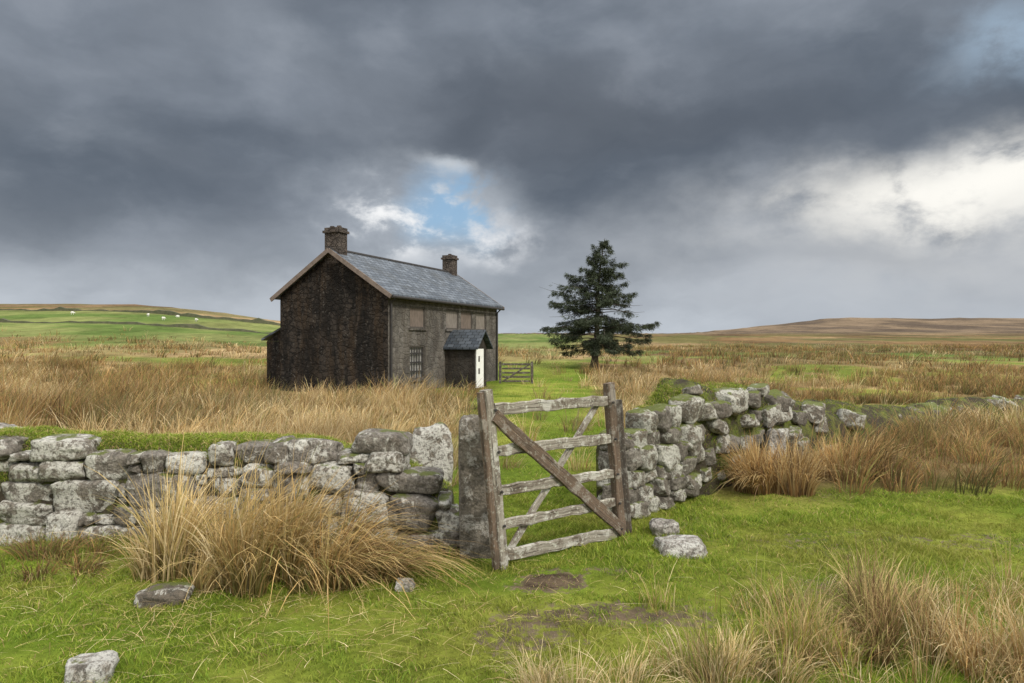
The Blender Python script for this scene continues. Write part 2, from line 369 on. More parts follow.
def tussock(label, x, y, Rr, H, n, mix, lean=(0, 0), tufts=12, w=.006, flop=1.0, rag=1.0, name='grass_tussock', tr=.10):
    """a clump made of many leaning tufts, ragged in outline"""
    tr_ = Rr*np.sqrt(rng.uniform(0, 1, tufts)); ta = rng.uniform(0, 6.283, tufts)
    tx = tr_*np.cos(ta); ty = tr_*np.sin(ta)*.75
    tl = rng.normal(0, .20*rag, (tufts, 2))+np.stack([tx, ty], -1)/Rr*.30*flop+np.array(lean)
    thh = rng.uniform(1-.5*rag, 1.1, tufts)*(1-.25*(tr_/Rr)**2)
    tone = rng.uniform(.62, 1.2, tufts)
    k = rng.choice(tufts, n, p=(lambda q: q/q.sum())(rng.uniform(.4, 1.6, tufts)))
    a = rng.uniform(0, 6.283, n); r = tr*np.sqrt(rng.uniform(0, 1, n))
    px = tx[k]+r*np.cos(a); py = ty[k]+r*np.sin(a)
    z0 = g1(x, y); pz = G(px+x, py+y)-z0-.02
    h = H*thh[k]*rng.uniform(.45, 1.1, n)*np.where(rng.uniform(0, 1, n) < .05, 1.25, 1)
    spl = rng.gamma(2.0, .15, n)*(.5+r/tr*.8)*flop
    vx = h*(np.cos(a)*spl+tl[k, 0]+rng.normal(0, .13, n)); vy = h*(np.sin(a)*spl+tl[k, 1]+rng.normal(0, .13, n))
    th = np.arctan2(vy, vx); L = np.hypot(vx, vy)
    dr = np.clip(rng.uniform(.0, .30, n)+.66*np.clip(L/h-.22, 0, 2), 0, 1.1)
    c0, c1 = palcols(n, mix); c0 = c0*tone[k, None]; c1 = c1*tone[k, None]
    me = blade_mesh(name, np.stack([px, py, pz], -1), h, rng.uniform(.5, 1.4, n)*w, th, L, 6, c0, c1, dr)
    o = link(name, me, M_BL, None, (x, y, z0)); return tag(o, label, 'grass tussock')

# ------------------------------------------------------------------ ground sheet
def sp(lo, hi, c, a, n):
    u = np.linspace(np.arcsinh((lo-c)/a), np.arcsinh((hi-c)/a), n); return c+a*np.sinh(u)
xs = sp(-2600, 2600, 0, 3, 440); ys = sp(-60, 3600, 5.0, 3, 440)
X, Y = np.meshgrid(xs, ys); xf = X.ravel(); yf = Y.ravel(); zf = G(xf, yf)-.02*mud(xf, yf)
nx = len(xs); ny = len(ys)
i = np.arange(nx*ny).reshape(ny, nx)
F = np.stack([i[:-1, :-1], i[:-1, 1:], i[1:, 1:], i[1:, :-1]], -1).reshape(-1, 4)
me = pym('ground', np.stack([xf, yf, zf], -1).tolist(), F.tolist(), True); setcol(me, gcol(xf, yf))
at = me.attributes.new('Mud', 'FLOAT', 'POINT'); at.data.foreach_set('value', mud(xf, yf).astype(np.float32))
tag(link('ground', me, M_GR), kind='structure')

# ------------------------------------------------------------------ turf
def turf(n, y0, y1, xr):
    yy = np.sqrt(rng.uniform(y0**2, y1**2, n)); xx = rng.uniform(-1, 1, n)*(xr*yy+.6)
    mk = ss(.32, .66, mud(xx, yy)+(fbm(xx*9, yy*9, 55)-.5)*1.0)
    k = (rng.uniform(0, 1, n) > straw(xx, yy)*.9)&(rng.uniform(0, 1, n) > mk*.9)
    dn = fbm(xx*1.1, yy*1.1, 77); k &= rng.uniform(0, 1, n) < .42+1.1*ss(.3, .6, dn)
    return xx[k], yy[k]
parts = [turf(250000, 2.7, 7.6, .86), turf(100000, 7.0, 16, .86), turf(75000, 15, 60, .5)]
xx = np.concatenate([p[0] for p in parts]); yy = np.concatenate([p[1] for p in parts]); n = len(xx)
sc = np.interp(yy, [3, 7, 16, 50], [1, 1.35, 2.2, 4])
pn = fbm(xx*.9, yy*.9, 91); pn2 = fbm(xx*3, yy*3, 95)
h = rng.uniform(.012, .044, n)*(.35+1.4*ss(.25, .75, pn2))*sc**.6
c0, c1 = palcols(n, {'green': .46, 'lime': .45, 'olive': .05, 'straw': .04}, .25)
yl = ss(.48, .70, pn)[:, None]*.55
c0 = c0*(1-yl)+np.array([.20, .18, .035])*yl; c1 = c1*(1-yl)+np.array([.40, .37, .085])*yl
th = rng.uniform(0, 2*math.pi, n)
me = blade_mesh('turf_grass', np.stack([xx, yy, G(xx, yy)-.004], -1), h, rng.uniform(.003, .0055, n)*sc, th, h*rng.uniform(.2, 1.4, n), 2, c0, c1, rng.uniform(0, .3, n))
tag(link('turf_grass', me, M_BL), 'short green grazed turf covering the ground around the gate', 'grass', kind='stuff')

# loose dead stalks lying on the turf
n = 2300
xx = np.concatenate([rng.normal(-1.7, 1.0, n//2), rng.uniform(-3.2, 4.2, n-n//2)]); yy = np.concatenate([rng.normal(4.2, .45, n//2), rng.uniform(3.1, 6.6, n-n//2)])
kk = yy < 5.2; xx = xx[kk]; yy = yy[kk]; n = len(xx)
L = rng.uniform(.04, .28, n); c0, c1 = palcols(n, {'straw': .6, 'pale': .15, 'brown': .25})
me = blade_mesh('dead_stalks', np.stack([xx, yy, G(xx, yy)+.02], -1), rng.uniform(.0, .05, n), rng.uniform(.002, .004, n), rng.uniform(0, 6.28, n), L, 3, c1, c1, np.full(n, .7))
tag(link('dead_stalks', me, M_BL), 'dead pale stalks strewn over the green turf', 'dead grass', kind='stuff')

# ------------------------------------------------------------------ tall moor grass
def moor(nc, y0, y1, per, H, w, spread, xr=.88, front=False):
    yc = np.sqrt(rng.uniform(y0**2, y1**2, nc)); xc = rng.uniform(-1, 1, nc)*(xr*yc+1.5)
    if front:
        k = (xc > .5)&(rng.uniform(0, 1, nc) < ss(.5, 1.9, xc)*ss(4.4, 3.7, yc-.16*xc+.8*(fbm(xc*1.5, yc*1.5, 15)-.5)))
    else:
        k = rng.uniform(0, 1, nc) < straw(xc, yc)*np.clip(.12+1.7*ss(.36, .6, fbm(xc/2.2, yc/3, 61)), 0, 1)
        u = (xc+5.266)*.389+(yc-29)*.921; v = -(xc+5.266)*.921+(yc-29)*.389
        k &= ~((u > -.1)&(u < 11.4)&(v > -.1)&(v < 7.2)); k &= ~((u > 4.7)&(u < 6.9)&(v > -2.6)&(v < 0))
        k &= ~((yc < 7.0)&(xc < 1.0))
        d = np.full(nc, 9.)
        for a, b, w_ in zip(RW[:-1], RW[1:], RWW):
            ab = b-a; t = np.clip(((xc-a[0])*ab[0]+(yc-a[1])*ab[1])/(ab@ab), 0, 1); d = np.minimum(d, np.hypot(xc-a[0]-t*ab[0], yc-a[1]-t*ab[1])-w_*.5)
        k &= d > .12
        k &= ~((xc > 1.2)&(xc < 3.6)&(yc < 9.8)&(yc-8.35 < (xc-3.0)*1.05+.3))     # open turf between wall and the single tussocks
        near = (xc > 3.5)&(yc < 10.5); k &= ~(near&(fbm(xc*1.1, yc*1.1, 87) < .42))
    xc = xc[k]; yc = yc[k]; m = len(xc)
    hs = H*rng.uniform(.35, 1.35, m)*(.3+1.4*fbm(xc/3, yc/4, 67))
    if not front: hs *= 1+.2*ss(-.1, -.3, xc/(yc+20))*ss(60, 45, yc)-.10*((xc > 2)&(yc < 12))
    tone = fbm(xc/5, yc/8, 71)+rng.normal(0, .05, m); lx = rng.normal(.14, .20, m); ly = rng.normal(0, .16, m); br = rng.uniform(.62, 1.2, m)*(.65+.65*fbm(xc/2, yc/2, 73))
    dark_ = rng.uniform(0, 1, m) < .06+.32*ss(.50, .64, fbm(xc/4, yc/7, 83))     # single dark rush clumps
    xi = np.repeat(np.arange(m), per); N = len(xi)
    a = rng.uniform(0, 6.283, N); r = spread*np.sqrt(rng.uniform(0, 1, N))
    px = xc[xi]+r*np.cos(a); py = yc[xi]+r*np.sin(a); h = hs[xi]*rng.uniform(.45, 1.15, N)
    L = h*rng.uniform(.05, .75, N)*(.3+r/spread*.7); vx = np.cos(a)*L+h*(lx[xi]+rng.normal(0, .1, N)); vy = np.sin(a)*L+h*(ly[xi]+rng.normal(0, .1, N))
    if front:
        c0, c1 = palcols(N, {'straw': .40, 'pale': .2, 'rust': .13, 'olive': .12, 'lime': .15})
    else:
        A0, A1 = palcols(N, {'straw': .50, 'pale': .28, 'rust': .14, 'olive': .08}); B0, B1 = palcols(N, {'brown': .30, 'rust': .46, 'olive': .24}); D0, D1 = palcols(N, {'rush': .7, 'brown': .3})
        rr = px/(py+20)
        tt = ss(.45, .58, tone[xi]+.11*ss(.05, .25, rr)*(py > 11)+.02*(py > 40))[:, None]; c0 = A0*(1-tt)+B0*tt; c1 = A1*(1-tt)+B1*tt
        dk = dark_[xi][:, None]*.85; c0 = c0*(1-dk)+D0*dk; c1 = c1*(1-dk)+D1*dk
    c0 = c0*br[xi][:, None]; c1 = c1*br[xi][:, None]
    return [np.stack([px, py, G(px, py)-.03], -1), h, rng.uniform(.5, 1.3, N)*w, np.arctan2(vy, vx), np.hypot(vx, vy), c0, c1, rng.uniform(0, .6, N)]
bands = [moor(2000, 6.9, 13, 64, .66, .008, .17), moor(3200, 12, 24, 40, .74, .013, .22), moor(6000, 23, 48, 21, .74, .022, .30), moor(8500, 46, 115, 10, .75, .055, .6),
         moor(900, 2.9, 4.8, 30, .40, .0038, .09, front=True)]
cat = [np.concatenate([b[k] for b in bands]) for k in range(8)]
me = blade_mesh('moor_grass', cat[0], cat[1], cat[2], cat[3], cat[4], 4, cat[5], cat[6], cat[7])
tag(link('moor_grass', me, M_BL), 'tall straw coloured moor grass filling the fields behind the walls', 'grass', kind='stuff')

# ------------------------------------------------------------------ tussocks
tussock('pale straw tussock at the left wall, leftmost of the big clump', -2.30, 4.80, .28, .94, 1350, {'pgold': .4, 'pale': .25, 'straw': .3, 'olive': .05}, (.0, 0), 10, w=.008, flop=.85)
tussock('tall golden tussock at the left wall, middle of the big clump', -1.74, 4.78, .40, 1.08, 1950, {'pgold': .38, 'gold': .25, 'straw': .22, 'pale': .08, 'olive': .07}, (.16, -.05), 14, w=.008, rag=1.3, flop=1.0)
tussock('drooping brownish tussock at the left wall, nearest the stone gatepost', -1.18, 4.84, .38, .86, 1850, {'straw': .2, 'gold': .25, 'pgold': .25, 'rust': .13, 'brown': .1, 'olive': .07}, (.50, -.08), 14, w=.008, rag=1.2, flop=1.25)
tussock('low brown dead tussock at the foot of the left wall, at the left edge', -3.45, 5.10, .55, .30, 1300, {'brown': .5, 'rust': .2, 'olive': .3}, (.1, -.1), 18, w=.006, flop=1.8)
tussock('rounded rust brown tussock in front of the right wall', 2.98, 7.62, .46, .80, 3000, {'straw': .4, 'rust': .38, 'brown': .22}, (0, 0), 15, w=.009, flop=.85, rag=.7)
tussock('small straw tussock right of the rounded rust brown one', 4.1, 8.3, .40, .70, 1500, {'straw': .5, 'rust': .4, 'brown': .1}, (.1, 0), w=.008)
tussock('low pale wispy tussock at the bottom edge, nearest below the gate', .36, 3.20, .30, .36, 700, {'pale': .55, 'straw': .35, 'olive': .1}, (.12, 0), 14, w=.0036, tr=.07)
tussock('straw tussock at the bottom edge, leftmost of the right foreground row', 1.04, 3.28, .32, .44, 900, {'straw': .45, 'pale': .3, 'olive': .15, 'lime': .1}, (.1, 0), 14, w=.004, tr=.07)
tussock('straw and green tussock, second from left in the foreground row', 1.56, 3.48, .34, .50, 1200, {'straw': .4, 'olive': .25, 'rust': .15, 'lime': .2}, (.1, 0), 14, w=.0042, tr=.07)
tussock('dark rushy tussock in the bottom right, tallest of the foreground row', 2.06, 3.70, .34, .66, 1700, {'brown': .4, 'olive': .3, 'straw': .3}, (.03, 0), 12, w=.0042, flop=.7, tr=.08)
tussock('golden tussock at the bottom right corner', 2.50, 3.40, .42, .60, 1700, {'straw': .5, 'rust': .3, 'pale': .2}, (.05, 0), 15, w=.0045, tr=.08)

# ------------------------------------------------------------------ stones
_bm = bmesh.new(); bmesh.ops.create_cube(_bm, size=2); bmesh.ops.subdivide_edges(_bm, edges=_bm.edges[:], cuts=9, use_grid_fill=True)
CV = np.array([v.co[:] for v in _bm.verts]); _bm.verts.index_update(); CF = [[v.index for v in f.verts] for f in _bm.faces]; _bm.free()
def stone_mesh(sx, sy, sz, nexp=7, rough=.08, seed=None, taper=0, cuts=9, cutd=(.66, .93), kr=.15):
    s = random.random()*500 if seed is None else seed
    rs = random.Random(int(s*1000))
    L = (np.abs(CV)**nexp).sum(1)**(1/nexp); P = CV/L[:, None]
    for _ in range(cuts):
        v = np.array([rs.gauss(0, 1) for _ in range(3)]); v /= np.linalg.norm(v)
        d = np.abs(v).sum()*rs.uniform(*cutd); e = np.maximum(P@v-d, 0); P = P-e[:, None]*v
    out = []
    k = [rs.uniform(-kr, kr) for _ in range(5)]
    for p in P:
        v = Vector(p)
        d = mn.fractal(v*1.1+Vector((s, s*.7, 3)), .9, 2.0, 5)*rough
        c = mn.noise(v*3.1+Vector((s, 9, s)))*rough*.4
        q = v*(1+d+c)
        q = Vector((q.x*(1+k[0]*q.z+k[1]*q.y), q.y*(1+k[2]*q.z), q.z*(1+k[3]*q.x+k[4]*q.y)))
        f = 1-taper*(q.z*.5+.5)
        out.append((q.x*sx/2*f, q.y*sy/2*f, q.z*sz/2))
    return pym('stone', out, CF, True)
def stone(name, loc, size, rot=(0, 0, 0), mat=None, parent=None, **kw):
    o = link(name, stone_mesh(*size, **kw), mat or M_ST, parent, loc); o.rotation_euler = rot; return o
def mound(path, hts, wid, base=-.1, seed=0, ex=3.2, rough=.22, hvar=.16):
    path = np.array(path, float); d = np.r_[0, np.cumsum(np.hypot(*np.diff(path, axis=0).T))]
    n = max(int(d[-1]*8), 8); s = np.linspace(0, d[-1], n)
    px = np.interp(s, d, path[:, 0]); py = np.interp(s, d, path[:, 1]); hh = np.interp(s, d, hts); ww = np.interp(s, d, wid)
    hh = hh*(1+hvar*(fbm(s*1.9, s*0, seed+2)-.5)*(s > .6))
    tx = np.gradient(px); ty = np.gradient(py); l = np.hypot(tx, ty); nxv = -ty/l; nyv = tx/l
    m = 17; V = []; F = []
    for i in range(n):
        zb = g1(px[i], py[i])
        for j in range(m):
            u = j/(m-1)*2-1; prof = (1-abs(u)**ex)**.7 if abs(u) < 1 else 0
            a = u*ww[i]*.5; z = zb+base+(hh[i]-base)*prof
            q = (fbm(np.array([px[i]*3+a]), np.array([py[i]*3+z*2.5]), seed)[0]-.5)
            V.append((px[i]+nxv[i]*(a+q*.16), py[i]+nyv[i]*(a+q*.16), z+q*rough*prof))
    for i in range(n-1):
        for j in range(m-1): F.append((i*m+j, i*m+j+1, (i+1)*m+j+1, (i+1)*m+j))
    F.append(tuple(range(m-1, -1, -1))); F.append(tuple((n-1)*m+j for j in range(m)))
    return V, F, (s, px, py, hh, nxv, nyv, d[-1])
def cap_blades(name, V, F, parent, n, hmin, hmax, mix, minz=.5, w=.005, sel=None, loc=(0, 0, 0), thr=.34):
    V = np.array(V); q = np.array([f for f in F if len(f) == 4])
    a = V[q[:, 0]]; b = V[q[:, 1]]; c = V[q[:, 2]]; d = V[q[:, 3]]
    nr = np.cross(c-a, d-b); ar = np.linalg.norm(nr, axis=1)/2; nz = np.abs(nr[:, 2])/(2*ar+1e-9)
    wt = ar*(nz > minz)
    if sel is not None: wt = wt*sel((a+c)/2)
    idx = rng.choice(len(q), n, p=wt/wt.sum()); u = rng.uniform(0, 1, (n, 1)); v = rng.uniform(0, 1, (n, 1))
    P = (a[idx]*(1-u)+b[idx]*u)*(1-v)+(d[idx]*(1-u)+c[idx]*u)*v
    k = rng.uniform(0, 1, n) < .08+1.3*ss(thr, thr+.22, fbm(P[:, 0]*2, P[:, 1]*2+P[:, 2]*1.5, 5)); P = P[k]; n = len(P)
    h = rng.uniform(hmin, hmax, n)*(.3+1.4*fbm(P[:, 0]*3, P[:, 1]*3, 6)); c0, c1 = palcols(n, mix, .25)
    me = blade_mesh(name, P, h, rng.uniform(.7, 1.4, n)*w, rng.uniform(0, 6.28, n), h*rng.uniform(.3, 1.6, n), 3, c0, c1, rng.uniform(.2, .9, n))
    return link(name, me, M_BL, parent, loc)

# left dry stone wall: random blocks packed on a grid of small cells -------------
LW = empty('dry_stone_wall', (-.5, 5.4, 0)); tag(LW, 'low dry stone wall of pale granite blocks left of the gate', 'wall')
def lwy(x): return 5.33+.075*(-.4-x)
V, F, _ = mound([(-.56, lwy(-.56)+.50), (-.9, lwy(-.9)+.50), (-1.4, lwy(-1.4)+.50), (-2, lwy(-2)+.50), (-7.5, lwy(-7.5)+.50)], [.40, .58, .76, .84, .83], [.88]*5, seed=3, ex=5, rough=.10, hvar=.06)
loc = Vector((-.5, 5.4, 0)); Vl = [tuple(Vector(v)-loc) for v in V]
core = link('earth_core', pym('earth_core', Vl, F, True), M_MOSS, LW)
cap_blades('turf_cap', Vl, F, LW, 52000, .015, .07, {'green': .30, 'lime': .52, 'straw': .15, 'olive': .03}, .4, .0048, sel=lambda c: (c[:, 0] > -5.0)*(.35+.65*(c[:, 0] < -.7)), thr=.33)
CX = .095; CZ = .085; ncx = 64; ncz = 10; lr = random.Random(12)
occ = np.zeros((ncx, ncz), bool); nst = 0
def wtop(x0): return float(np.interp(-x0, [.4, .6, .85, 1.1, 1.5], [.40, .50, .66, .82, .80]))
SH_ = [(4, 2), (3, 2), (3, 2), (4, 2), (5, 3), (3, 2), (2, 2), (5, 2), (4, 3), (3, 3), (5, 2), (6, 3), (2, 1), (4, 2), (3, 1)]
for iz in range(ncz):
    for ix in range(ncx):
        if occ[ix, iz]: continue
        x0 = -.40-ix*CX
        if iz*CZ > wtop(x0)-.07: occ[ix, iz] = True; continue
        for _ in range(20):
            wq, hq = lr.choice(SH_)
            if ix+wq <= ncx and not occ[ix:ix+wq, iz:min(iz+hq, ncz)].any() and (iz+hq)*CZ < wtop(x0-wq*CX*.5)+.08: break
        else:
            hq = 1; wq = 1
            while wq < 3 and ix+wq < ncx and not occ[ix+wq, iz]: wq += 1
        occ[ix:ix+wq, iz:iz+hq] = True
        w = wq*CX; hh = hq*CZ; cx = x0-w/2; zc = iz*CZ+hh/2
        if nst >= 99 or cx < -5.6: continue
        cy = lwy(cx)+.17+.10*zc+lr.uniform(-.05, .04)
        stone('stone', (cx+.5, cy-5.4, zc+g1(cx, cy)-.01), (w*1.07, lr.uniform(.28, .4), hh*1.10), (lr.uniform(-.07, .07), lr.uniform(-.09, .09), lr.uniform(-.12, .12)), M_ST, LW, nexp=lr.uniform(4, 7.5), rough=lr.uniform(.08, .13)); nst += 1
print('left wall stones', nst)
stone('stone', (-1.06+.5, lwy(-1.06)+.30-5.4, .83), (.44, .42, .18), (.05, .04, -.1), M_ST, LW, nexp=5)
# long grass at the foot of the wall
n = 5200; xx = rng.uniform(-4.8, -.35, n); k = rng.uniform(0, 1, n) < .15+1.3*ss(.36, .6, fbm(xx*2, xx*0, 8)); xx = xx[k]; n = len(xx)
yy = lwy(xx)-rng.gamma(1.5, .05, n)+.02; h = rng.uniform(.05, .18, n); c0, c1 = palcols(n, {'green': .35, 'lime': .25, 'straw': .2, 'brown': .12, 'olive': .08})
me = blade_mesh('foot_grass', np.stack([xx+.5, yy-5.4, G(xx, yy)-.01], -1), h, rng.uniform(.003, .006, n), rng.uniform(0, 6.28, n), h*rng.uniform(.2, .9, n), 3, c0, c1, rng.uniform(0, .6, n))
link('foot_grass', me, M_BL, LW)

# right mossy wall ----------------------------------------------------
RWp = empty('mossy_stone_wall', (1.2, 6.4, 0)); tag(RWp, 'mossy dry stone wall right of the gate, tumbling away uphill', 'wall')
hts = [.68, .92, 1.06, 1.08, .74, .42, .36, .3]
V, F, samp = mound([tuple(p) for p in RW], hts, RWW, seed=8, ex=3.6, rough=.40, hvar=.34)
loc = Vector((1.2, 6.4, 0)); Vl = [tuple(Vector(v)-loc) for v in V]
link('earth_core', pym('earth_core', Vl, F, True), M_MOSS, RWp)
def rsel(c):
    top = c[:, 2] > np.interp(c[:, 0]+1.2, [1, 2, 3, 5, 8], [.80, .84, .80, .55, .3])
    return np.where(c[:, 0] < 5, 1.0, .25)*np.where(top, 1, np.where(c[:, 0] < .55, .08, .22))*np.where(c[:, 0] < .1, .2, 1)
cap_blades('turf_cap', Vl, F, RWp, 80000, .015, .075, {'green': .28, 'lime': .42, 'olive': .16, 'straw': .14}, .02, .0055, sel=rsel, thr=.42)
s_, px_, py_, hh_, nx_, ny_, Lt = samp; ww_ = np.interp(s_, np.r_[0, np.cumsum(np.hypot(*np.diff(RW, axis=0).T))], RWW)
cnt = 0; rr_ = random.Random(31)
def put(s, off_face, zz, w, d, h, jit=.2):
    """stone whose centre sits off_face behind the near face at arc length s"""
    global cnt
    x = np.interp(s, s_, px_); y = np.interp(s, s_, py_); nxv = np.interp(s, s_, nx_); nyv = np.interp(s, s_, ny_); W_ = np.interp(s, s_, ww_)
    o = W_/2-off_face; x -= nxv*o; y -= nyv*o; an = math.atan2(-nxv, nyv)
    stone('stone', (x-1.2, y-6.4, zz+g1(x, y)), (w, d, h), (rr_.uniform(-jit, jit), rr_.uniform(-jit, jit), an+rr_.uniform(-jit, jit)*1.3), M_STM, RWp, nexp=rr_.uniform(3.6, 7), rough=rr_.uniform(.08, .13)); cnt += 1
z = .0; ri = 0
while z < 1.0:
    rh = rr_.uniform(.14, .21); s = -.12+rr_.uniform(0, .1)
    smax = 1.10-.05*ri+rr_.uniform(-.15, .25)
    while s < smax:
        w = rr_.uniform(.17, .34); zc = z+rh/2+rr_.uniform(-.03, .03)
        if zc < np.interp(s, [0, .3, .7, 1.3], [.74, .88, .97, 1.02]):
            put(s+w/2, .06+.10*zc+rr_.uniform(-.03, .03), zc, w*1.12, .3, rh*1.18, .18)
        s += w
    z += rh*.93; ri += 1
for k in range(4): put(.02, .18, .12+k*.19, .24, .28, .2, .25)     # end stones
print('end', cnt)
# embedded stones along the bank: fewer and looser with distance from the gate
s = 1.15
while s < 5.4 and cnt < 88:
    for r in range(4):
        if rr_.random() < (.12 if s < 2.2 else .30): continue
        zz = .16+r*.25+rr_.uniform(-.07, .07); H = float(np.interp(s, s_, hh_))
        if zz > H+.02: continue
        w = rr_.uniform(.22, .40); put(s+rr_.uniform(-.12, .12), .04+.12*zz+rr_.uniform(-.02, .05), zz, w, w*.8, w*rr_.uniform(.5, .8), .3)
    s += rr_.uniform(.30, .40)
print('near', cnt, s)
for s in (.7, 1.5, 2.3, 3.1, 3.9):
    w = rr_.uniform(.2, .32); H = float(np.interp(s, s_, hh_)); put(s, rr_.uniform(.15, .4), H*.98+rr_.uniform(-.08, .0), w, w*.8, w*.55, .35)
s = 5.5
while s < 20 and cnt < 100:
    if fbm(np.array([s*.5]), np.array([2.]), 4)[0] > .42:
        H = float(np.interp(s, s_, hh_))
        w = rr_.uniform(.35, .65); put(s, rr_.uniform(.1, .4), H*rr_.uniform(.45, .8), w, w*.8, w*.55, .35)
    s += rr_.uniform(.6, 1.2)
print('right wall stones', cnt)

# gate stones -----------------------------------------------------------
gp = stone('stone_gatepost', (-.285, 5.32, .49), (.255, .24, 1.17), (.0, -.01, .12), M_POST, None, nexp=12, rough=.04, taper=.02, seed=23, cuts=3, cutd=(.9, .97), kr=.02)
tag(gp, 'upright rough granite gatepost between the left wall and gate', 'gatepost')
def boulder(label, px, Y, w, d, h, mat=M_PALE, sink=.35, rz=0, **kw):
    x = (px-512)/683*Y; kw.setdefault('nexp', 4); kw.setdefault('rough', .13)
    return tag(stone('boulder', (x, Y, g1(x, Y)+h*(.5-sink)), (w, d, h), (0, 0, rz), mat, None, **kw), label, 'boulder')
boulder('pale flat boulder on the turf right of the gate', 681, 5.42, .38, .32, .16, sink=.25, rz=-.15)
boulder('small pale stone at the foot of the right wall by the gate', 664, 5.98, .24, .2, .14, sink=.2)
boulder('whitish boulder half sunk in turf in the bottom left corner', 90, 3.38, .20, .18, .15, sink=.36, nexp=6, rz=.3)
boulder('dark flat rock at the foot of the big straw tussock clump', 166, 4.42, .32, .24, .13, M_DROCK, .38)
boulder('small grey stone in the turf under the drooping tussock', 404, 4.55, .14, .12, .09)
boulder('pale upright stone beside the rounded tussock, against the mossy wall', 775, 8.55, .26, .25, .62, sink=.1)
boulder('lone pale boulder in the straw behind the left wall, at the left edge', 8, 8.2, .5, .4, .75, sink=.1)
boulder('grey boulder behind the left wall, showing beside the gatepost', 430, 6.9, .42, .4, .9, M_ST, .1)

# ------------------------------------------------------------------ foreground gate
GX, GY = -.085, 4.98
gdir = Vector((1.0, .87, 0)).normalized()
gate = empty('wooden_gate', (GX, GY, g1(GX, GY)), math.atan2(gdir.y, gdir.x)); tag(gate, 'weathered grey five bar wooden gate leaning between stone walls', 'gate')
SH = -.10
def gpnt(a, z, t=0): return (a+SH*z, t, z)
def stile(a0, a1, z0, z1, w, t, off, mat):
    m = MB(); m.beam(gpnt(a0, z0, off), gpnt(a1, z1, off), w, t, (1, 0, 0), seg=12); m.build('stile', mat, gate)
stile(.02, .0, -.0, 1.315, .075, .07, 0, M_W1)
stile(1.345, 1.325, .0, 1.31, .085, .07, 0, M_W2)
for (zl, zr, w, mt) in [(1.17, 1.165, .085, M_W1), (.865, .845, .08, M_W1), (.575, .54, .078, M_W1), (.325, .29, .075, M_W1), (.095, .03, .09, M_W1)]:
    m = MB(); m.beam(gpnt(.055, zl), gpnt(1.305, zr), w, .032, (0, 0, 1), seg=14, jit=.006); m.build('rail', mt, gate)
m = MB(); m.beam(gpnt(.03, 1.13, -.036), gpnt(1.345, .05, -.036), .105, .03, (0, 0, 1), seg=14, jit=.004); m.build('brace', M_W2, gate)
m = MB(); m.beam(gpnt(.12, .10, .034), gpnt(1.2, 1.14, .034), .06, .026, (0, 0, 1), seg=12); m.build('brace', M_W1, gate)
m = MB(); m.beam(gpnt(-.045, .02, -.012), gpnt(-.062, 1.30, -.012), .05, .045, (1, 0, 0), seg=12); m.build('stile_board', M_W2, gate)
for (a, z) in [(.03, 1.17), (.03, .865), (.03, .575), (.03, .325), (1.31, 1.15), (1.31, .84), (1.31, .54), (1.31, .29), (1.31, .07)]:
    m = MB(); p = Vector(gpnt(a, z, -.046)); m.tube([p, p+Vector((0, -.014, 0))], [.011, .009], 8); m.build('bolt', M_DK, gate)
m = MB(); m.beam((.02, 0, -.15), (-.075, .02, 1.16), .085, .09, (1, 0, 0), seg=10, jit=.004)
pst = m.build('hanging_post', M_W3, None, loc=(1.005, 6.03, g1(1.005, 6.03))); tag(pst, 'dark wooden hanging post at the right end of the gate', 'post')

# ------------------------------------------------------------------ house
HX, HY, HZ = -5.266, 29.0, -.68
UL, GW_, EV, RS = 11.3, 5.8, 4.40, 1.88
house = empty('farmhouse', (HX, HY, HZ), math.atan2(.921, .389)); tag(house, 'derelict dark stone farmhouse with slate roof and boarded windows', 'house')
wins = [(1.75, 3.1, 2.95, 3.92), (1.75, 3.1, .62, 2.15), (5.16, 6.5, 2.95, 3.92), (6.75, 8.1, 2.95, 3.92), (8.54, 9.8, 2.95, 3.92)]
def holes(L, H, ops, dep):
    xs = sorted({0, L, *[o[0] for o in ops], *[o[1] for o in ops]}); zs = sorted({0, H, *[o[2] for o in ops], *[o[3] for o in ops]})
    V = []; F = []
    def q(*p): n = len(V); V.extend(p); F.append((n, n+1, n+2, n+3))
    for a, b in zip(xs[:-1], xs[1:]):
        for c, d in zip(zs[:-1], zs[1:]):
            if any(o[0] <= a and b <= o[1] and o[2] <= c and d <= o[3] for o in ops): continue
            q((a, 0, c), (b, 0, c), (b, 0, d), (a, 0, d))
    for (a, b, c, d) in ops:
        q((a, 0, c), (a, 0, d), (a, dep, d), (a, dep, c)); q((b, 0, c), (b, dep, c), (b, dep, d), (b, 0, d))
        q((a, 0, c), (a, dep, c), (b, dep, c), (b, 0, c)); q((a, 0, d), (b, 0, d), (b, dep, d), (a, dep, d))
    return V, F
V, F = holes(UL, EV, wins, .22)
link('front_wall', pym('front_wall', V, F), M_FRO, house)
def gable(name, x, mat):
    V = [(x, 0, 0), (x, GW_, 0), (x, GW_, EV), (x, GW_/2, EV+RS), (x, 0, EV)]; link(name, pym(name, V, [(0, 1, 2, 3, 4)]), mat, house)
gable('gable_wall', 0, M_GAB); gable('gable_wall', UL, M_GAB)
link('back_wall', pym('back_wall', [(0, GW_, 0), (UL, GW_, 0), (UL, GW_, EV), (0, GW_, EV)], [(0, 1, 2, 3)]), M_GAB, house)
sl = RS/(GW_/2); ov = .28; go = .24; th = .10
m = MB()
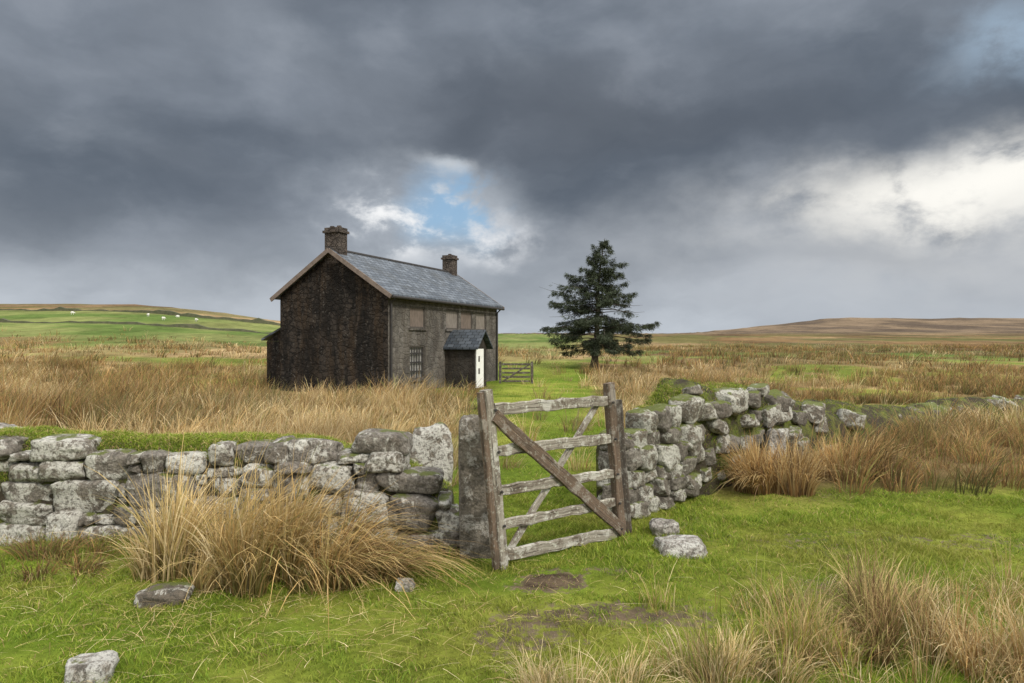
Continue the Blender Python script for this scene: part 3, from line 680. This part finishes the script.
for sgn in (0, 1):
    y0 = -ov if sgn == 0 else GW_+ov; yr = GW_/2; z0 = EV-ov*sl+.05; z1 = EV+RS+.05
    a = [(-go, y0, z0), (UL+go, y0, z0), (UL+go, yr, z1), (-go, yr, z1)]
    Vv = a+[(p[0], p[1], p[2]+th) for p in a]
    Ff = [(3, 2, 1, 0), (4, 5, 6, 7), (0, 1, 5, 4), (1, 2, 6, 5), (2, 3, 7, 6), (3, 0, 4, 7)]
    m.add(Vv, Ff if sgn == 0 else [f[::-1] for f in Ff])
roof = m.build('roof', M_SL, house)
m = MB(); m.tube([(-go, GW_/2, EV+RS+th+.03), (UL+go, GW_/2, EV+RS+th+.03)], [.09, .09], 8); m.build('ridge_tiles', M_DK, roof)
for xx_ in (-go-.03, UL+go+.03):
    for sgn in (0, 1):
        m = MB(); y0 = -ov-.04 if sgn == 0 else GW_+ov+.04
        m.beam((xx_, y0, EV-ov*sl+.01), (xx_, GW_/2+(.0 if sgn else .003), EV+RS+.07), .20, .05, (0, 0, 1), ch=.004, seg=2, jit=0)
        m.build('barge_board', M_BRG, roof)
m = MB(); m.tube([(-.2, -ov-.06, EV-ov*sl+.02), (UL+.2, -ov-.06, EV-ov*sl-.02)], [.065, .065], 8); m.build('gutter', M_DK, house)
for xx_ in (.14, UL-.14):
    m = MB(); m.tube([(xx_, -ov-.06, EV-ov*sl), (xx_, -.08, EV-.42), (xx_, -.08, 0)], [.05, .05, .05], 8); m.build('drainpipe', M_DK, house)
def chimney(x0, x1, w, h):
    zt = EV+RS
    m = MB(); y0 = GW_/2-w/2; y1 = GW_/2+w/2
    m.box((x0, y0, zt-.5), (x1, y1, zt+h*.78)); m.box((x0-.07, y0-.07, zt+h*.78+.002), (x1+.07, y1+.07, zt+h*.88)); m.box((x0-.01, y0-.01, zt+h*.88+.002), (x1+.01, y1+.01, zt+h))
    ch = m.build('chimney', M_CHI, roof); cx = (x0+x1)/2
    for dy in ((-.18, .2) if w > .7 else (0,)):
        m = MB(); m.tube([(cx, GW_/2+dy, zt+h), (cx, GW_/2+dy, zt+h+.10)], [.12, .10], 10); m.build('chimney_pot', M_CHI, roof)
chimney(-.02, .56, .78, 1.10); chimney(UL-.62, UL-.02, .66, 1.12)
for k, (a, b, c, d) in enumerate(wins):
    m = MB()
    if k == 1: m.box((a, .16, c), (b, .20, d))
    else: m.box((a, .06, c), (b, .12, d))
    w = m.build('window', [M_BRD, M_BRD2, M_BRD3, M_BRD, M_BRD3][k], house)
    tag(w, 'lower window with pale boards behind dark bars' if k == 1 else None)
    m = MB(); e = .07
    m.box((a+.002, .03, c), (a+e, .11, d-.002)); m.box((b-e, .03, c), (b-.002, .11, d-.002)); m.box((a+e+.001, .032, d-e), (b-e-.001, .108, d-.003)); m.box((a+e+.001, .032, c+.001), (b-e-.001, .108, c+e))
    m.build('frame', M_FR, w)
    m = MB(); m.box((a-.1, -.08, c-.10), (b+.1, .02, c-.002)); m.build('sill', M_FRO, w)
    if k == 1:
        for i_ in range(1, 6):
            m = MB(); m.tube([(a+(b-a)*i_/6, .05, c+.05), (a+(b-a)*i_/6, .05, d-.05)], [.025, .025], 6); m.build('bar', M_DK, w)
        for zz in (c+.35, (c+d)/2, d-.35):
            m = MB(); m.box((a+.05, .055, zz-.035), (b-.05, .075, zz+.035)); m.build('bar', M_DK, w)
# porch
p0, p1, pd, pe, pr = 5.05, 6.4, 1.62, 2.16, 2.84
V = [(p0, 0, 0), (p0, -pd, 0), (p0, -pd, pe), (p0, 0, pe), (p1, 0, 0), (p1, -pd, 0), (p1, -pd, pe), (p1, 0, pe), ((p0+p1)/2, -pd, pr-.06)]
M_PO = mat_rubble('porch_stone', (.085, .076, .068), (.05, .045, .04), (.02, .018, .016), (.2, .18, .16), .6, .25, (.06, .046, .034), .5, 2.4, edge_w=.2, cell=.4)
porch = link('porch', pym('porch', V, [(0, 1, 2, 3), (5, 4, 7, 6), (1, 5, 6, 8, 2)]), M_PO, house)
m = MB(); pm = (p0+p1)/2; o_ = .2; s2 = (pr-pe)/(pm-p0)
for sg in (-1, 1):
    xe = p0-o_ if sg < 0 else p1+o_
    a = [(xe, .0, pe-o_*s2), (xe, -pd-.28, pe-o_*s2), (pm, -pd-.28, pr), (pm, 0, pr)]
    m.add(a+[(p[0], p[1], p[2]+.08) for p in a], [(3, 2, 1, 0), (4, 5, 6, 7), (0, 1, 5, 4), (1, 2, 6, 5), (2, 3, 7, 6), (3, 0, 4, 7)])
m.build('porch_roof', M_SL2, porch)
m = MB(); m.box((p0+.12, -pd-.045, .06), (p1-.42, -pd-.006, 1.98)); door = m.build('door', M_WH, porch)
for zz in (1.35, .75):
    m = MB(); m.box((p0+.32, -pd-.056, zz), (p0+.48, -pd-.047, zz+.28)); m.build('door_panel', M_FR, door)
# rear lean-to
lt0, lt1, ld = .5, 6.5, 1.25
m = MB(); m.box((lt0, GW_+.003, 0), (lt1, GW_+ld, 2.35)); lt = m.build('lean_to', M_GAB, house)
m = MB(); a = [(lt0-.15, GW_+.003, 3.05), (lt1+.15, GW_+.003, 3.05), (lt1+.15, GW_+ld+.2, 2.38), (lt0-.15, GW_+ld+.2, 2.38)]
m.add(a+[(p[0], p[1], p[2]+.09) for p in a], [(0, 1, 2, 3), (7, 6, 5, 4), (4, 5, 1, 0), (5, 6, 2, 1), (6, 7, 3, 2), (7, 4, 0, 3)]); m.build('lean_to_roof', M_SL, lt)
m = MB(); m.add([(lt0, GW_+.004, 2.352), (lt0, GW_+ld, 2.352), (lt0, GW_+.004, 3.04)], [(0, 1, 2)]); m.build('lean_to_gable', M_GAB, lt)

# field gate by the house
fg = empty('field_gate', (-.55, 36.5, g1(0, 36.5)-.02), .06); tag(fg, 'small dark five bar field gate just right of the house', 'gate')
for xx_ in (-.08, 1.62):
    m = MB(); m.beam((xx_, 0, -.1), (xx_, 0, 1.2), .14, .14, (1, 0, 0), seg=4); m.build('gate_post', M_W3, fg)
for zz in (.15, .38, .6, .83, 1.06):
    m = MB(); m.beam((.02, 0, zz), (1.52, 0, zz), .10, .04, (0, 0, 1), seg=6); m.build('rail', M_W3, fg)
m = MB(); m.beam((.05, -.045, .15), (1.5, -.045, 1.05), .08, .03, (0, 0, 1), seg=6); m.build('brace', M_W3, fg)

# ------------------------------------------------------------------ tree
TX, TY = 6.25, 52.0; TZ = g1(TX, TY)
tree = empty('conifer_tree', (TX, TY, TZ)); tag(tree, 'lone dark ragged conifer standing on the moor beside the house', 'tree')
TH = 9.85
def tpos(h): return Vector((.75*h**1.3+.1*math.sin(h*7), .08*math.sin(h*5), h*TH))
m = MB(); hs = [0, .02, .06, .12, .2, .35, .5, .65, .8, .9, 1]
m.tube([tpos(h_)+Vector((0, 0, -.2 if h_ == 0 else 0)) for h_ in hs], [.42, .34, .27, .24, .22, .18, .14, .10, .06, .035, .012], 10); m.build('trunk', M_BARK, tree, True)
mb = MB(); PP = []; TT = []; LL = []; HH = []; WV = []; CC = []
az = 0; rt = random.Random(5)
specs = []
nb = 122
for bi in range(nb):
    hf = .135+.845*((bi+rt.random())/nb)**1.05
    prof = np.interp(hf, [.1, .16, .3, .42, .55, .68, .8, .9, .96, 1], [2.7, 3.6, 4.1, 3.9, 3.5, 2.7, 1.7, .95, .5, .2])
    az += 2.4+rt.uniform(-.7, .7)
    specs.append((hf, az, prof*rt.uniform(.44, 1.06)))
for (hf, a_, ln) in [(.57, 3.1, 4.5), (.60, 3.5, 3.9), (.30, 3.2, 4.3), (.36, 3.0, 3.9), (.22, 3.3, 3.6), (.30, .05, 4.6), (.38, -.3, 4.2), (.25, .2, 4.3), (.47, .1, 3.6), (.44, 3.3, 3.8), (.17, .1, 3.6), (.17, 3.0, 3.2)]: specs.append((hf, a_, ln))
for bi, (hf, az, ln) in enumerate(specs):
    o0 = tpos(hf); dr = Vector((math.cos(az), math.sin(az), 0)); sd = Vector((-dr.y, dr.x, 0))
    up = rt.uniform(-.07, .24)+.35*hf*hf; dp = rt.uniform(.18, .47)
    cur = lambda t: o0+dr*(ln*t)+Vector((0, 0, ln*(up*t-dp*t*t+.2*t**4)))+sd*(.08*ln*math.sin(t*3+bi))
    mb.tube([cur(k/5) for k in range(6)], [(.05*(1-hf)+.016)*(1-.85*k/5) for k in range(6)], 5)
    nsp = int(8+ln*33)
    for k in range(nsp):
        t = rt.uniform(.13, 1)**.78; wl = (.08+.24*ln*(1.05-t)*min(1, t*2.2))
        u = rt.uniform(-1, 1); p = cur(t)+sd*(u*wl)+Vector((0, 0, -abs(u)*wl*.24-abs(rt.gauss(0, .16))+.04))+dr*(abs(u)*wl*.35)
        if mn.noise(p*.8+Vector((3, 8, 1))) < -.18: continue
        tone = rt.uniform(.6, 1.5)
        for q in range(8):
            an = az+u*.9+rt.gauss(0, .8)
            PP.append((p.x+rt.gauss(0, .06), p.y+rt.gauss(0, .06), p.z+rt.gauss(0, .05))); TT.append(an); LL.append(rt.uniform(.10, .28)); HH.append(rt.uniform(-.24, .10))
            WV.append((-math.sin(an)*.6, math.cos(an)*.6, rt.uniform(-.9, .9))); CC.append(tone*rt.uniform(.7, 1.3))
mb.build('branches', M_BARK, tree, True)
N = len(PP); CC = np.array(CC)[:, None]
me = blade_mesh('crown', np.array(PP), np.array(HH), rng.uniform(.03, .065, N), np.array(TT), np.array(LL), 2, CC*np.array([[.030, .038, .022]]), CC*np.array([[.058, .075, .038]]), np.zeros(N), np.array(WV))
link('crown', me, M_NE, tree)

# ------------------------------------------------------------------ far field walls, sheep
M_FW = mat_simple('far_wall_stone', (.10, .095, .06), (.055, .065, .03), 1.2)
def field_wall(label, pts, h=1.1, w=.9):
    pts = np.array(pts, float); d = np.r_[0, np.cumsum(np.hypot(*np.diff(pts, axis=0).T))]; n = int(d[-1]/2.0); s = np.linspace(0, d[-1], n)
    x = np.interp(s, d, pts[:, 0]); y = np.interp(s, d, pts[:, 1])+np.sin(s/17)*1.5; z = G(x, y); V = []; F = []
    for i in range(n):
        hh = h*(.45+.9*random.random())*(.4+1.1*vn(np.array([s[i]/11]), np.array([0.]), 4)[0])
        for (a, b) in ((-w/2, -.3), (-w*.35, hh*.9), (w*.35, hh), (w/2, -.3)): V.append((x[i]-x[0], y[i]+a-y[0], z[i]+b-z[0]))
        if i:
            for j in range(3): F.append(((i-1)*4+j, i*4+j, i*4+j+1, (i-1)*4+j+1))
    o = link('field_wall', pym('field_wall', V, F), M_FW, None, (x[0], y[0], z[0])); tag(o, label, 'wall')
field_wall('dark field wall across the far left pasture, lower of the two', [(-150, 150), (-100, 140), (-64, 138), (-44, 150)], .6)
field_wall('dark field wall along the top of the far left pasture', [(-260, 240), (-165, 220), (-100, 205), (-60, 215)], .9)

def sheep_mesh():
    V = [(-.42, 0, .62), (-.2, 0, .66), (.1, 0, .65), (.36, 0, .66), (.52, 0, .66), (.66, 0, .55), (.80, 0, .42)]; E = [(k, k+1) for k in range(6)]; rad = [.17, .26, .27, .23, .14, .10, .06]
    for (bx, b) in ((1, -.22), (3, .32)):
        for sy in (-1, 1):
            n = len(V); V += [(b, sy*.13, .42), (b+(.03 if bx == 1 else -.02), sy*.13, .22), (b, sy*.13, .0)]; rad += [.08, .045, .035]; E += [(bx, n), (n, n+1), (n+1, n+2)]
    for sy in (-1, 1): n = len(V); V.append((.64, sy*.13, .58)); rad.append(.025); E.append((5, n))
    me = bpy.data.meshes.new('sheep_base'); me.from_pydata(V, E, []); o = bpy.data.objects.new('sheep_base', me); C.objects.link(o)
    o.modifiers.new('s', 'SKIN')
    for k, sv in enumerate(me.skin_vertices[0].data): sv.radius = (rad[k], rad[k])
    me.skin_vertices[0].data[2].use_root = True
    o.modifiers.new('ss', 'SUBSURF').levels = 1
    dg = bpy.context.evaluated_depsgraph_get(); dg.update(); r = bpy.data.meshes.new_from_object(o.evaluated_get(dg)); r.name = 'sheep'
    bpy.data.objects.remove(o); return r
sm = sheep_mesh(); sm.materials.clear(); sm.materials.append(M_WOOL)
SP = [(72, 178, .3, 'white sheep far left on the green hillside, well apart from the others'), (148, 182, 2.6, 'white sheep, second from left on the far green hillside'), (163, 168, 1.0, 'white sheep in the middle of the five on the far hillside'),
      (178, 190, 3.5, 'white sheep, second from right on the far green hillside'), (196, 172, 5.8, 'white sheep, rightmost on the far green hillside')]
for (px, Yd, rz, lb) in SP:
    x = (px-512)/683*Yd; o = bpy.data.objects.new('sheep', sm); C.objects.link(o); o.location = (x, Yd, g1(x, Yd)-.02); o.rotation_euler = (0, 0, rz); o.scale = (.9,)*3; tag(o, lb, 'sheep', 'sheep grazing on the far hillside')

# ------------------------------------------------------------------ world
W = bpy.data.worlds.new('World'); scene.world = W; W.use_nodes = True; nt = W.node_tree
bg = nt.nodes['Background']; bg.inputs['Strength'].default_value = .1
sdir = Vector((.70, -.71, 0)).normalized(); SE = R(42)
sky = nd(nt, 'ShaderNodeTexSky', sky_type='NISHITA'); sky.sun_disc = False; sky.sun_elevation = SE; sky.sun_rotation = math.atan2(sdir.x, sdir.y)
tc = nd(nt, 'ShaderNodeTexCoord'); sx = nd(nt, 'ShaderNodeSeparateXYZ'); nt.links.new(tc.outputs['Generated'], sx.inputs[0])
az0 = mth(nt, 'ARCTAN2', sx.outputs[0], sx.outputs[1]); el0 = mth(nt, 'ARCSINE', sx.outputs[2])
def vec(a, b, c=0.0):
    n = nd(nt, 'ShaderNodeCombineXYZ')
    for i, v in enumerate((a, b, c)):
        if isinstance(v, (int, float)): n.inputs[i].default_value = v
        else: nt.links.new(v, n.inputs[i])
    return n.outputs[0]
def mul(a, b): return mth(nt, 'MULTIPLY', a, b)
def addn(a, b): return mth(nt, 'ADD', a, b)
V0 = vec(az0, mul(el0, 1.5))
wa = addn(noi(nt, V0, 4.5, 7, .55), -.5); wb = addn(noi(nt, vec(az0, mul(el0, 1.5), 7.3), 4.5, 7, .55), -.5)
az = addn(az0, mul(wa, .22)); el = addn(el0, mul(wb, .13))
def blob(ac, ec, ra, re, soft=.2):
    a = mul(addn(az, -ac), 1/ra); b = mul(addn(el, -ec), 1/re)
    d = mth(nt, 'SQRT', addn(mul(a, a), mul(b, b))); return rmp(nt, d, soft, 1.0, 1, 0)
big = noi(nt, vec(mul(az, 1.5), mul(el, 3.2), 1.7), 1.5, 6, .50, .1)
strk = noi(nt, vec(mul(az, 2.2), mul(el, 5.5), 4.2), 1.7, 6, .52, .1)
puff = noi(nt, vec(mul(az0, 3), mul(el0, 4.5), 9.1), 2.8, 9, .60, .15)
wis = noi(nt, vec(mul(az0, 2.4), mul(el0, 4.0), 14.0), 2.8, 7, .54, .2)
c = mixn(nt, rmp(nt, big, .30, .70), (.112, .138, .176), (.27, .305, .36))
c = mixn(nt, rmp(nt, strk, .42, .75, 0, .45), c, (.295, .33, .38))
c = mixn(nt, mul(blob(.08, .32, .46, .12, .0), .70), c, (.082, .097, .122))
c = mixn(nt, mul(blob(.36, .285, .28, .055, .0), .5), c, (.098, .116, .146))
c = mixn(nt, mul(blob(-.60, .22, .32, .09, .1), .25), c, (.143, .172, .212))
c = mixn(nt, rmp(nt, wis, .30, .70, .28, 0), c, (.085, .102, .128))
c = mixn(nt, rmp(nt, wis, .52, .78, 0, .26), c, (.355, .385, .435))
hz = rmp(nt, el, .22, .0)
c = mixn(nt, mul(hz, rmp(nt, strk, .3, .7, .6, 1.0)), c, (.56, .605, .66))
c = mixn(nt, mul(blob(.58, .13, .62, .16, .0), rmp(nt, wis, .28, .64, .3, 1.0)), c, (.54, .56, .585))
c = mixn(nt, mul(blob(.60, .175, .42, .095, .0), rmp(nt, puff, .32, .64)), c, (.80, .79, .755))
c = mixn(nt, mul(blob(.60, .19, .28, .07, .0), rmp(nt, puff, .36, .58)), c, (1.0, .98, .92))
c = mixn(nt, mul(blob(.50, .115, .42, .035, .0), rmp(nt, strk, .36, .68, .15, .65)), c, (.38, .405, .44))
c = mixn(nt, mul(blob(.62, .225, .22, .02, .0), rmp(nt, strk, .40, .66, 0, .5)), c, (.45, .47, .50))
c = mixn(nt, mul(blob(-.14, .18, .23, .12, .1), rmp(nt, puff, .32, .60, .25, .92)), c, (.58, .63, .69))
blue = mixn(nt, .6, mixn(nt, 1.0, sky.outputs[0], (.1, .1, .1), 'MULTIPLY'), (.32, .53, .76))
hole = mul(blob(-.080, .205, .115, .085, .2), rmp(nt, puff, .60, .44))
c = mixn(nt, mul(hole, .97), c, blue)
c = mixn(nt, mul(blob(-.17, .185, .14, .08, .15), rmp(nt, puff, .42, .56)), c, (.94, .945, .95))
c = mixn(nt, mul(blob(-.04, .15, .11, .045, .1), rmp(nt, puff, .40, .58)), c, (.80, .82, .85))
c = mixn(nt, mul(blob(-.10, .262, .07, .022, .0), .6), c, (.70, .735, .77))
c = mixn(nt, mul(blob(.63, .34, .12, .07, .0), rmp(nt, puff, .62, .42, .1, .75)), c, (.36, .48, .61))
# unseen sky overhead and behind the camera, brightened to light the ground
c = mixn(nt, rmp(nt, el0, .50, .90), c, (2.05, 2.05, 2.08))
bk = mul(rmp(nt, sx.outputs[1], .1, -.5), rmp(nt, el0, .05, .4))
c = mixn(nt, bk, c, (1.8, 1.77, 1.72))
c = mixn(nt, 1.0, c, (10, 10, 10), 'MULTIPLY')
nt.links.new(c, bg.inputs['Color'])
L = bpy.data.lights.new('sun', 'SUN'); L.energy = 2.8; L.angle = R(6); L.color = (1, .94, .84)
lo = bpy.data.objects.new('sun', L); C.objects.link(lo)
d = Vector((sdir.x*math.cos(SE), sdir.y*math.cos(SE), math.sin(SE))); lo.rotation_euler = d.to_track_quat('Z', 'Y').to_euler(); lo.location = (10, -10, 20)

cam = bpy.data.cameras.new('camera'); cam.lens = 24; cam.sensor_width = 36; cam.clip_end = 8000; cam.clip_start = .05
co = bpy.data.objects.new('camera', cam); C.objects.link(co); co.location = (0, 0, 1.66); co.rotation_euler = (R(90), 0, 0); scene.camera = co
